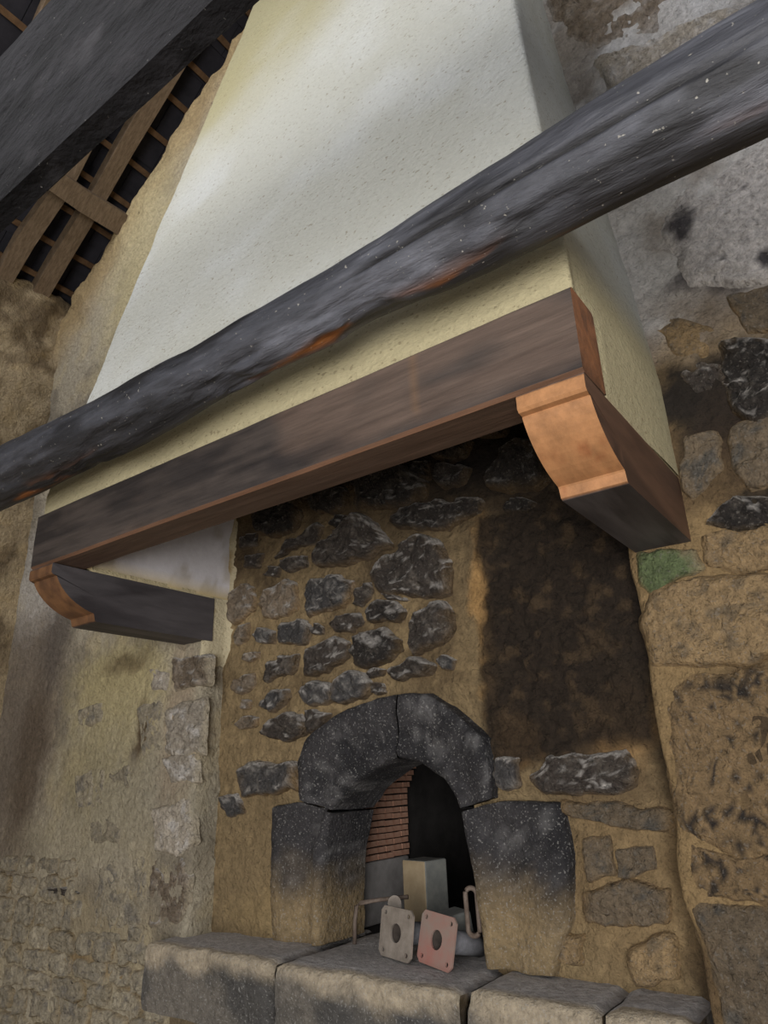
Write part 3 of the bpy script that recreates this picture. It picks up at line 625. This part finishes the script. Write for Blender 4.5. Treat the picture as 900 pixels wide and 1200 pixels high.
under = sstep(0.45, 0.9, -np.sin(Ag)+0.25*fbm(P3, 6, 3, 103))
am = am-under*0.012*sstep(0.0, 0.3, fbm(P3*np.array([0.4, 1, 1]), 12, 4, 104))
crack = np.exp(-((Ag-(math.radians(197)+0.06*fbm(np.stack([Xg, Xg*0, Xg*0], -1), 3, 3, 105)))/0.065)**2)*sstep(1.55, 1.75, Xg)*sstep(2.6, 2.35, Xg)
am = am-0.012*crack
C = np.tile(lin((74, 75, 82)), Xg.shape+(1,)); C = mix(C, lin((44, 44, 48)), sstep(-0.1, 0.3, fbm(P3*np.array([0.2, 1, 1]), 16, 4, 106)))
C = mix(C, lin((118, 120, 130)), 0.6*sstep(0.15, 0.5, fbm(P3*np.array([0.3, 1, 1]), 9, 4, 107)))
un2 = np.exp(-((Ag-math.radians(280))/0.30)**2)
C = mix(C, lin((150, 92, 44)), un2*sstep(0.12, 0.3, fbm(P3*np.array([0.35, 1, 1]), 9, 4, 108)+0.45*np.exp(-((Xg-1.5)/0.25)**2)+0.35*np.exp(-((Xg-0.25)/0.25)**2)+0.06))
C = mix(C, lin((24, 22, 22)), crack)
Vt = (P3+N3*am[..., None]).reshape(-1, 3); F = grid_faces(len(xs), na)
F += [(i*na+na-1, (i+1)*na+na-1, (i+1)*na, i*na) for i in range(len(xs)-1)]
F += [tuple(range(na)), tuple(range(len(xs)*na-1, len(xs)*na-na-1, -1))]
org = np.array((1.2, -0.85, 0.53))
log = mesh_obj('round_log', Vt-org, [f[::-1] for f in F], M_LOG, None, C.reshape(-1, 3)); log.location = org
tag(log, 'long round charcoal-grey log running across the front of the plastered hood', 'beam')

def black_col(P, cap):
    C = np.tile(lin((34, 33, 35)), (len(P), 1)); C = mix(C, lin((22, 21, 22)), sstep(-0.1, 0.35, fbm(P*np.array([0.4, 1, 1]), 8, 5, 111)))
    C = mix(C, lin((62, 60, 62)), 0.5*sstep(0.15, 0.45, fbm(P*np.array([0.6, 1, 1]), 12, 4, 112)))
    return C
def tie_prof():
    cor = [(-1.45, 0.68), (-1.45, 1.32), (-1.21, 1.32), (-1.21, 1.17), (-1.40, 0.68)]; pts = []
    for i in range(5):
        p, q_ = np.array(cor[i]), np.array(cor[(i+1) % 5]); n = max(3, int(np.linalg.norm(q_-p)/0.03))
        for t in np.linspace(0.04, 0.96, n): pts.append(tuple(p+(q_-p)*t))
    return pts
tie = lofted('tie_beam', tie_prof(), np.arange(-1.46, 3.6, 0.025), black_col, M_TIE, 0.016, 114, None, (1.0, -1.33, 0.68))
tag(tie, 'massive soot-black squared tie beam high in the top left corner', 'beam')

# ------------------------------------------------------------------ oven mouth of dressed stones
arch = empty('oven_arch', (1.03, 0.1, -1.06))
tag(arch, 'soot-blackened pointed oven arch of dressed stones in the fireplace wall', 'oven arch')
def dressed(name, inn, out, seed, tintf, y_in=0.092, y_out=0.07):
    """stone between the mouth line and its outer line; hollow moulding between; returns into the oven"""
    def res(L, n):
        L = np.array(L, float); d = np.concatenate([[0], np.cumsum(np.hypot(*np.diff(L, axis=0).T))]); t = np.linspace(0, d[-1], n)
        return np.stack([np.interp(t, d, L[:, 0]), np.interp(t, d, L[:, 1])], -1)
    n = 30; I = res(inn, n); O = res(out, n)
    rows = [(1.02, 0.16), (1.0, y_out+0.02), (0.97, y_out+0.002), (0.85, y_out), (0.7, y_out+0.002), (0.55, y_out+0.012), (0.4, y_out+0.024), (0.25, y_out+0.024),
            (0.12, y_in-0.006), (0.03, y_in), (0.0, y_in+0.012), (0.0, 0.14), (0.0, 0.2), (0.0, 0.26), (0.0, 0.34)]
    X = np.zeros((n, len(rows))); Y = X.copy(); Z = X.copy()
    for k, (f, y) in enumerate(rows):
        X[:, k] = I[:, 0]+(O[:, 0]-I[:, 0])*f; Z[:, k] = I[:, 1]+(O[:, 1]-I[:, 1])*f; Y[:, k] = y
    P = np.stack([X, Y, Z], -1)
    e = np.zeros(n); e[0] = e[-1] = 0.003
    P[..., 1] += e[:, None]
    P[..., 1] -= 0.006*fbm(P, 22, 4, seed, 0.6); P[..., 0] += 0.006*fbm(P, 18, 3, seed+1); P[..., 2] += 0.006*fbm(P, 18, 3, seed+2)
    # close the two ends so that the piece is a solid block
    V = P.reshape(-1, 3); F = grid_faces(n, len(rows)); m = len(rows); b = len(V)
    cap0 = [k for k in range(m)]; cap1 = [(n-1)*m+k for k in range(m)]
    F += [tuple(cap0[::-1]), tuple(cap1)]
    C = tintf(V); o = mesh_obj(name, V-np.array((1.03, 0.1, -1.06)), F, M_DRESSED, arch, C); return o
def soot_tint(V):
    C = np.tile(lin((58, 56, 58)), (len(V), 1)); C = mix(C, lin((38, 37, 40)), sstep(-0.15, 0.3, fbm(V, 7, 4, 121)))
    C = mix(C, lin((112, 110, 110)), 0.6*sstep(0.08, 0.45, fbm(V, 18, 5, 122, 0.65)))
    low = 1-sstep(-0.98, -0.78, V[:, 2]+0.08*fbm(V, 9, 3, 124))
    return mix(C, lin((144, 124, 92)), 0.9*low)
dressed('voussoir', [(0.746, -0.646), (0.79, -0.602), (0.848, -0.559), (0.935, -0.514), (1.037, -0.485)], [(0.612, -0.605), (0.600, -0.48), (0.64, -0.397), (0.781, -0.321), (0.973, -0.281), (1.06, -0.275)], 131, soot_tint)
dressed('voussoir', [(1.041, -0.485), (1.122, -0.5), (1.217, -0.552), (1.25, -0.60), (1.269, -0.643)], [(1.064, -0.275), (1.176, -0.283), (1.26, -0.337), (1.338, -0.403), (1.38, -0.444), (1.393, -0.539), (1.386, -0.612)], 135, soot_tint)
dressed('jamb_stone', [(0.69, -1.064), (0.702, -0.819), (0.745, -0.655)], [(0.462, -1.064), (0.446, -0.789), (0.449, -0.63), (0.609, -0.615)], 139, soot_tint, 0.092, 0.095)
dressed('jamb_stone', [(1.27, -0.652), (1.298, -0.858), (1.311, -0.99), (1.315, -1.064)], [(1.392, -0.622), (1.596, -0.628), (1.611, -0.758), (1.588, -0.926), (1.52, -1.064)], 143, soot_tint, 0.092, 0.092)

# oven chamber behind the mouth
M_DARK = flat_mat('oven_lining', (30, 28, 27), (46, 43, 42), 0.95, 0, 9, 0.4)
prof = [(0.60, -1.075), (0.60, -0.62)]+[(1.05-0.45*math.cos(a), -0.62+0.30*math.sin(a)) for a in np.linspace(0.15, math.pi-0.15, 14)]+[(1.55, -0.62), (1.55, -1.075)]
V = []; F = []; n = len(prof)
for y in (0.30, 0.7, 1.1, 1.45):
    V += [(x, y, z) for x, z in prof]
for i in range(3):
    F += [(i*n+k, (i+1)*n+k, (i+1)*n+(k+1) % n, i*n+(k+1) % n) for k in range(n)]
F.append(tuple(range(3*n, 4*n)))
wall_oven = mesh_obj('wall_oven', V, F, M_DARK, None, smooth=False)
tag(wall_oven, 'dark vaulted chamber of the bread oven behind the arch', 'oven chamber', kind='structure')
M_BRICK = flat_mat('oven_brick', (150, 108, 88), (176, 140, 120), 0.9, 0, 30, 0.5)
V, F = box_vf(-0.012, 0.012, -0.052, 0.052, -0.0095, 0.0095)
bm_ = bpy.data.meshes.new('brick'); bm_.from_pydata(V, [], F); bm_.materials.append(M_BRICK)
rb = random.Random(8)
for r_ in range(16):
    z = -0.84+r_*0.024
    odd = r_ % 2
    for c_ in range(4+odd):
        half = odd and c_ in (0, 4)
        o = bpy.data.objects.new('brick', bm_); col.objects.link(o); o.parent = wall_oven
        lean = 0.0 if z < -0.62 else 0.9*(z+0.62)**1.3
        yb = 0.36+c_*0.112-(0.056 if odd else 0)
        if half: o.scale = (1, 0.47, 1); yb += 0.028 if c_ == 0 else -0.028
        o.location = (0.606+lean+0.005*rb.random(), yb, z+0.003*rb.random()); o.rotation_euler = (0.03*(rb.random()-0.5), 0, 0.05*(rb.random()-0.5))

M_GREYP = flat_mat('grey_oven_render', (120, 116, 114), (146, 142, 140), 0.95, 0, 12, 0.5)
V, F = box_vf(0.585, 0.618, 0.302, 0.75, -1.072, -0.852)
o = mesh_obj('render_band', V, F, M_GREYP, wall_oven, smooth=False); bevel(o, 0.008)
# ------------------------------------------------------------------ ledge under the oven
ledge = empty('oven_ledge', (1.0, -0.05, -1.33)); tag(ledge, 'worn dusty stone ledge running below the oven mouth', 'ledge')
def block(name, x0, x1, y0, y1, z0, z1, seed, parent, org):
    nx, ny, nz = max(6, int((x1-x0)/0.025)), 12, 12
    a = np.linspace(0, 1, nx); ring = []
    c = 0.018
    path = [(y1, z1)]+[(y, z1) for y in np.linspace(y1-0.02, y0+c, ny)]+[(y0+c*0.3, z1-c*0.3)]+[(y0, z) for z in np.linspace(z1-c, z0, nz)]
    path = np.array(path); m = len(path)
    X = np.repeat((x0+(x1-x0)*a)[:, None], m, 1); Y = np.repeat(path[None, :, 0], nx, 0); Z = np.repeat(path[None, :, 1], nx, 0)
    P = np.stack([X, Y, Z], -1)
    e = np.minimum(a, 1-a)*(x1-x0); drop = 0.012*np.exp(-(e/0.012)**2)
    P[..., 1] += drop[:, None]*(Z < z1-0.002); P[..., 2] -= drop[:, None]*(Z > z1-0.03)
    P[..., 1] += 0.022*fbm(P, 5, 4, seed)*(Y < y1-0.1); P[..., 2] += 0.009*fbm(P, 7, 4, seed+1)*(Z > z1-0.05)
    P[..., 1] += 0.02*sstep(0, 0.4, fbm(P, 9, 3, seed+4))*np.exp(-((Z-z1)/0.04)**2)*(Y < y0+0.04)
    C = np.tile(lin((108, 102, 94)), X.shape+(1,)); C = mix(C, lin((74, 72, 70)), sstep(-0.2, 0.25, fbm(P, 5, 4, seed+2)))
    dust = sstep(-0.075, -0.03, Z-z1+0.05*fbm(P, 9, 4, seed+3))
    C = mix(C, lin((172, 158, 136)), 0.85*dust)
    C = mix(C, lin((178, 174, 174)), 0.85*((Z > z1-0.008) & (Y > y0+0.05)).astype(float))
    V = P.reshape(-1, 3); F = grid_faces(nx, m, None, True); b = len(V)
    V = np.concatenate([V, [(x0, y1, z0), (x1, y1, z0)]]); C = np.concatenate([C.reshape(-1, 3), np.tile(lin((90, 84, 76)), (2, 1))])
    F += [tuple(range(m))+(b,), tuple((nx-1)*m+k for k in range(m-1, -1, -1))+(b+1,)]
    return mesh_obj(name, V-np.array(org), F, M_DRESSED, parent, C)
lo = (1.0, -0.05, -1.33)
for i, (x0, x1, y0, zt, zb) in enumerate(((0.05, 0.694, -0.125, -1.066, -1.27), (0.70, 1.352, -0.13, -1.068, -1.40), (1.358, 1.72, -0.10, -1.07, -1.40), (1.724, 1.925, -0.085, -1.068, -1.40))):
    block('ledge_stone', x0, x1, y0, 0.40 if i < 3 else 0.15, zb, zt, 151+i*5, ledge, lo)
# masonry below the ledge
V, F = box_vf(0.10, 1.95, -0.03, 0.2, FLOOR, -1.27)
mesh_obj('masonry_base', V, F, M_WALL, wall_recess, np.tile(lin((120, 106, 84)), (8, 1)), smooth=False)
V, F = box_vf(0.60, 1.55, 0.36, 1.45, -1.12, -1.072)
tag(mesh_obj('floor_oven', V, F, M_DARK, None, smooth=False), 'dark hearth floor inside the bread oven', 'oven floor', kind='structure')

# ------------------------------------------------------------------ things in the oven mouth
M_STEEL = flat_mat('dusty_steel', (128, 118, 108), (160, 150, 140), 0.65, 0.25, 22, 0.25)
M_STEELR = flat_mat('red_primed_steel', (150, 138, 128), (166, 116, 106), 0.65, 0.15, 7, 0.25)
M_TUBE = flat_mat('galvanised_tube', (118, 118, 122), (150, 150, 156), 0.65, 0.2, 30, 0.15)
M_RUST = flat_mat('rusty_iron', (98, 84, 74), (132, 118, 108), 0.8, 0.3, 40, 0.4)
M_CONC = flat_mat('grey_block', (118, 120, 118), (144, 144, 138), 0.9, 0, 16, 0.4)
M_TAN = flat_mat('tan_dust', (150, 132, 104), (168, 150, 122), 0.9, 0, 16, 0.4)
import bmesh
def plate_mesh(name, wd, ht, th, hole, mat, parent):
    """square plate with a large centre hole and four small bolt holes"""
    holes = [(0, 0, hole)]+[(sx*wd*0.36, sz*ht*0.37, 0.0065) for sx in (-1, 1) for sz in (-1, 1)]
    bm = bmesh.new(); n = 20
    def loop(pts): 
        vs = [bm.verts.new((x, 0, z)) for x, z in pts]
        return [bm.edges.new((vs[i], vs[(i+1) % len(vs)])) for i in range(len(vs))]
    c = 0.014; w2, h2 = wd/2, ht/2; E = []
    E += loop([(-w2+c, -h2), (w2-c, -h2), (w2, -h2+c), (w2, h2-c), (w2-c, h2), (-w2+c, h2), (-w2, h2-c), (-w2, -h2+c)])
    for hx, hz, rr in holes: E += loop([(hx+rr*math.cos(t), hz+rr*math.sin(t)) for t in np.linspace(0, 2*math.pi, n, endpoint=False)])
    g = bmesh.ops.triangle_fill(bm, edges=E, use_beauty=True, use_dissolve=False)
    fs = [f for f in bm.faces if not any((f.calc_center_median().x-hx)**2+(f.calc_center_median().z-hz)**2 < (rr*0.8)**2 for hx, hz, rr in holes)]
    kill = [f for f in bm.faces if f not in fs]; bmesh.ops.delete(bm, geom=kill, context='FACES_ONLY')
    ex = bmesh.ops.extrude_face_region(bm, geom=list(bm.faces))
    for v in [v for v in ex['geom'] if isinstance(v, bmesh.types.BMVert)]: v.co.y += th
    bmesh.ops.recalc_face_normals(bm, faces=bm.faces)
    me = bpy.data.meshes.new(name); bm.to_mesh(me); bm.free(); me.materials.append(mat)
    o = bpy.data.objects.new(name, me); col.objects.link(o); o.parent = parent; return o
def tube_mesh(name, path, rad, mat, parent, n=12, closed=False, inner=None):
    P = [Vector(p) for p in path]; V = []; F = []; m = len(P)
    for i in range(m):
        t = (P[(i+1) % m]-P[i-1]) if closed else (P[min(i+1, m-1)]-P[max(i-1, 0)])
        t.normalize(); a = Vector((0, 0, 1)) if abs(t.z) < 0.9 else Vector((1, 0, 0)); x = t.cross(a).normalized(); y = x.cross(t)
        for k in range(n): V.append(P[i]+rad*(math.cos(2*math.pi*k/n)*x+math.sin(2*math.pi*k/n)*y))
    for i in range(m if closed else m-1):
        for k in range(n): F.append((i*n+k, i*n+(k+1) % n, ((i+1) % m)*n+(k+1) % n, ((i+1) % m)*n+k))
    if not closed and inner is None: F += [tuple(range(n-1, -1, -1)), tuple((m-1)*n+k for k in range(n))]
    if inner is not None:   # open pipe with a wall
        b = len(V)
        for i in range(m):
            c = P[i]
            for k in range(n): V.append(c+(V[i*n+k]-c)*inner)
        for i in range(m-1):
            for k in range(n): F.append((b+i*n+(k+1) % n, b+i*n+k, b+(i+1)*n+k, b+(i+1)*n+(k+1) % n))
        for i, s in ((0, 1), (m-1, -1)):
            for k in range(n):
                f = (i*n+k, b+i*n+k, b+i*n+(k+1) % n, i*n+(k+1) % n); F.append(f if s > 0 else f[::-1])
    o = mesh_obj(name, V, F, mat, parent)
    if inner is not None:   # the bore takes a darker colour
        o.data.materials.append(M_BORE)
        for i_, pl in enumerate(o.data.polygons):
            if i_ >= (m-1)*n: pl.material_index = 1
    return o
M_BORE = flat_mat('dark_bore', (52, 46, 42), (74, 66, 60), 0.9, 0, 20, 0.2)
TOP = -1.064
def post_base(cx, cy, rz, tilt, roll_, mat, label, tl, tr=0.024):
    ht = 0.137; e = empty('post_base', (cx, cy, TOP+0.004)); e.rotation_euler = (tilt, roll_, rz)
    p = plate_mesh('plate', 0.16, ht, 0.006, 0.026, mat, e); p.location = (0, 0, ht/2)
    t = tube_mesh('tube', [(0, 0.007, ht/2), (0, tl*0.5, ht/2), (0, tl, ht/2)], tr+0.008, M_TUBE, e, 20, False, 0.86)
    return tag(e, label, 'post base', 'steel post bases in the oven mouth')
post_base(1.025, 0.055, math.radians(-17), math.radians(-8), math.radians(1), M_STEEL, 'grey steel post base plate with a round hole, left of the pair', 0.12)
post_base(1.182, 0.030, math.radians(-19), math.radians(-12), math.radians(3), M_STEELR, 'reddish steel post base plate with a round hole, right of the pair', 0.17)
# loop of iron standing behind the right plate
pts = [(0.018*math.sin(a), 0, 0.045*(1 if math.cos(a) > 0 else -1)+0.018*math.cos(a)) for a in np.linspace(0, 2*math.pi, 28, endpoint=False)]
ring = tube_mesh('iron_loop', pts, 0.0075, M_RUST, None, 10, True); ring.location = (1.262, 0.14, -0.93); ring.rotation_euler = (math.radians(-6), math.radians(-3), math.radians(15))
tag(ring, 'narrow rusty iron loop standing upright behind the reddish plate', 'iron loop')
# rounded lug behind the left plate
bm = bmesh.new(); L = [(-0.022, 0), (0.022, 0)]+[(0.022*math.cos(a), 0.06+0.022*math.sin(a)) for a in np.linspace(0, math.pi, 12)]
f = bm.faces.new([bm.verts.new((x, 0, z)) for x, z in L]); ex = bmesh.ops.extrude_face_region(bm, geom=[f])
for v in [v for v in ex['geom'] if isinstance(v, bmesh.types.BMVert)]: v.co.y += 0.012
bmesh.ops.recalc_face_normals(bm, faces=bm.faces); me = bpy.data.meshes.new('steel_lug'); bm.to_mesh(me); bm.free(); me.materials.append(M_STEEL)
lug = bpy.data.objects.new('steel_lug', me); col.objects.link(lug); lug.location = (0.952, 0.17, -0.99); lug.rotation_euler = (math.radians(-8), 0, math.radians(35))
tag(lug, 'small round-topped grey steel lug behind the left plate', 'steel lug')
# blocks
def blockthing(name, x, y, z, sx, sy, sz, rz, mat, label, cat, tilt=0):
    V, F = box_vf(-sx/2, sx/2, -sy/2, sy/2, 0, sz); o = mesh_obj(name, V, F, mat, None, smooth=False)
    o.location = (x, y, z); o.rotation_euler = (tilt, 0, rz); bevel(o, 0.006); return tag(o, label, cat)
blk = blockthing('concrete_block', 0.845, 0.52, -1.072, 0.12, 0.12, 0.235, math.radians(79), M_CONC, 'upright grey concrete block with a dusty tan side inside the oven', 'block')
blockthing('stone_chunk', 1.12, 0.27, -1.056, 0.10, 0.09, 0.10, math.radians(-30), M_CONC, 'small pale stone chunk lying behind the two steel plates', 'stone', 0.15)
blk.data.materials.append(M_TAN); blk.data.polygons[5].material_index = 1; blk.data.polygons[2].material_index = 0
# bent flat bar leaning by the left jamb
bar = tube_mesh('bent_iron_bar', [(0.0, 0.0, 0.0), (0.002, 0.002, 0.07), (0.006, 0.006, 0.112), (0.02, 0.01, 0.122), (0.08, 0.03, 0.132), (0.18, 0.07, 0.142)], 0.007, M_RUST, None, 8)
bar.location = (0.765, 0.19, -1.066); tag(bar, 'thin bent iron bar leaning beside the left jamb of the oven', 'iron bar')
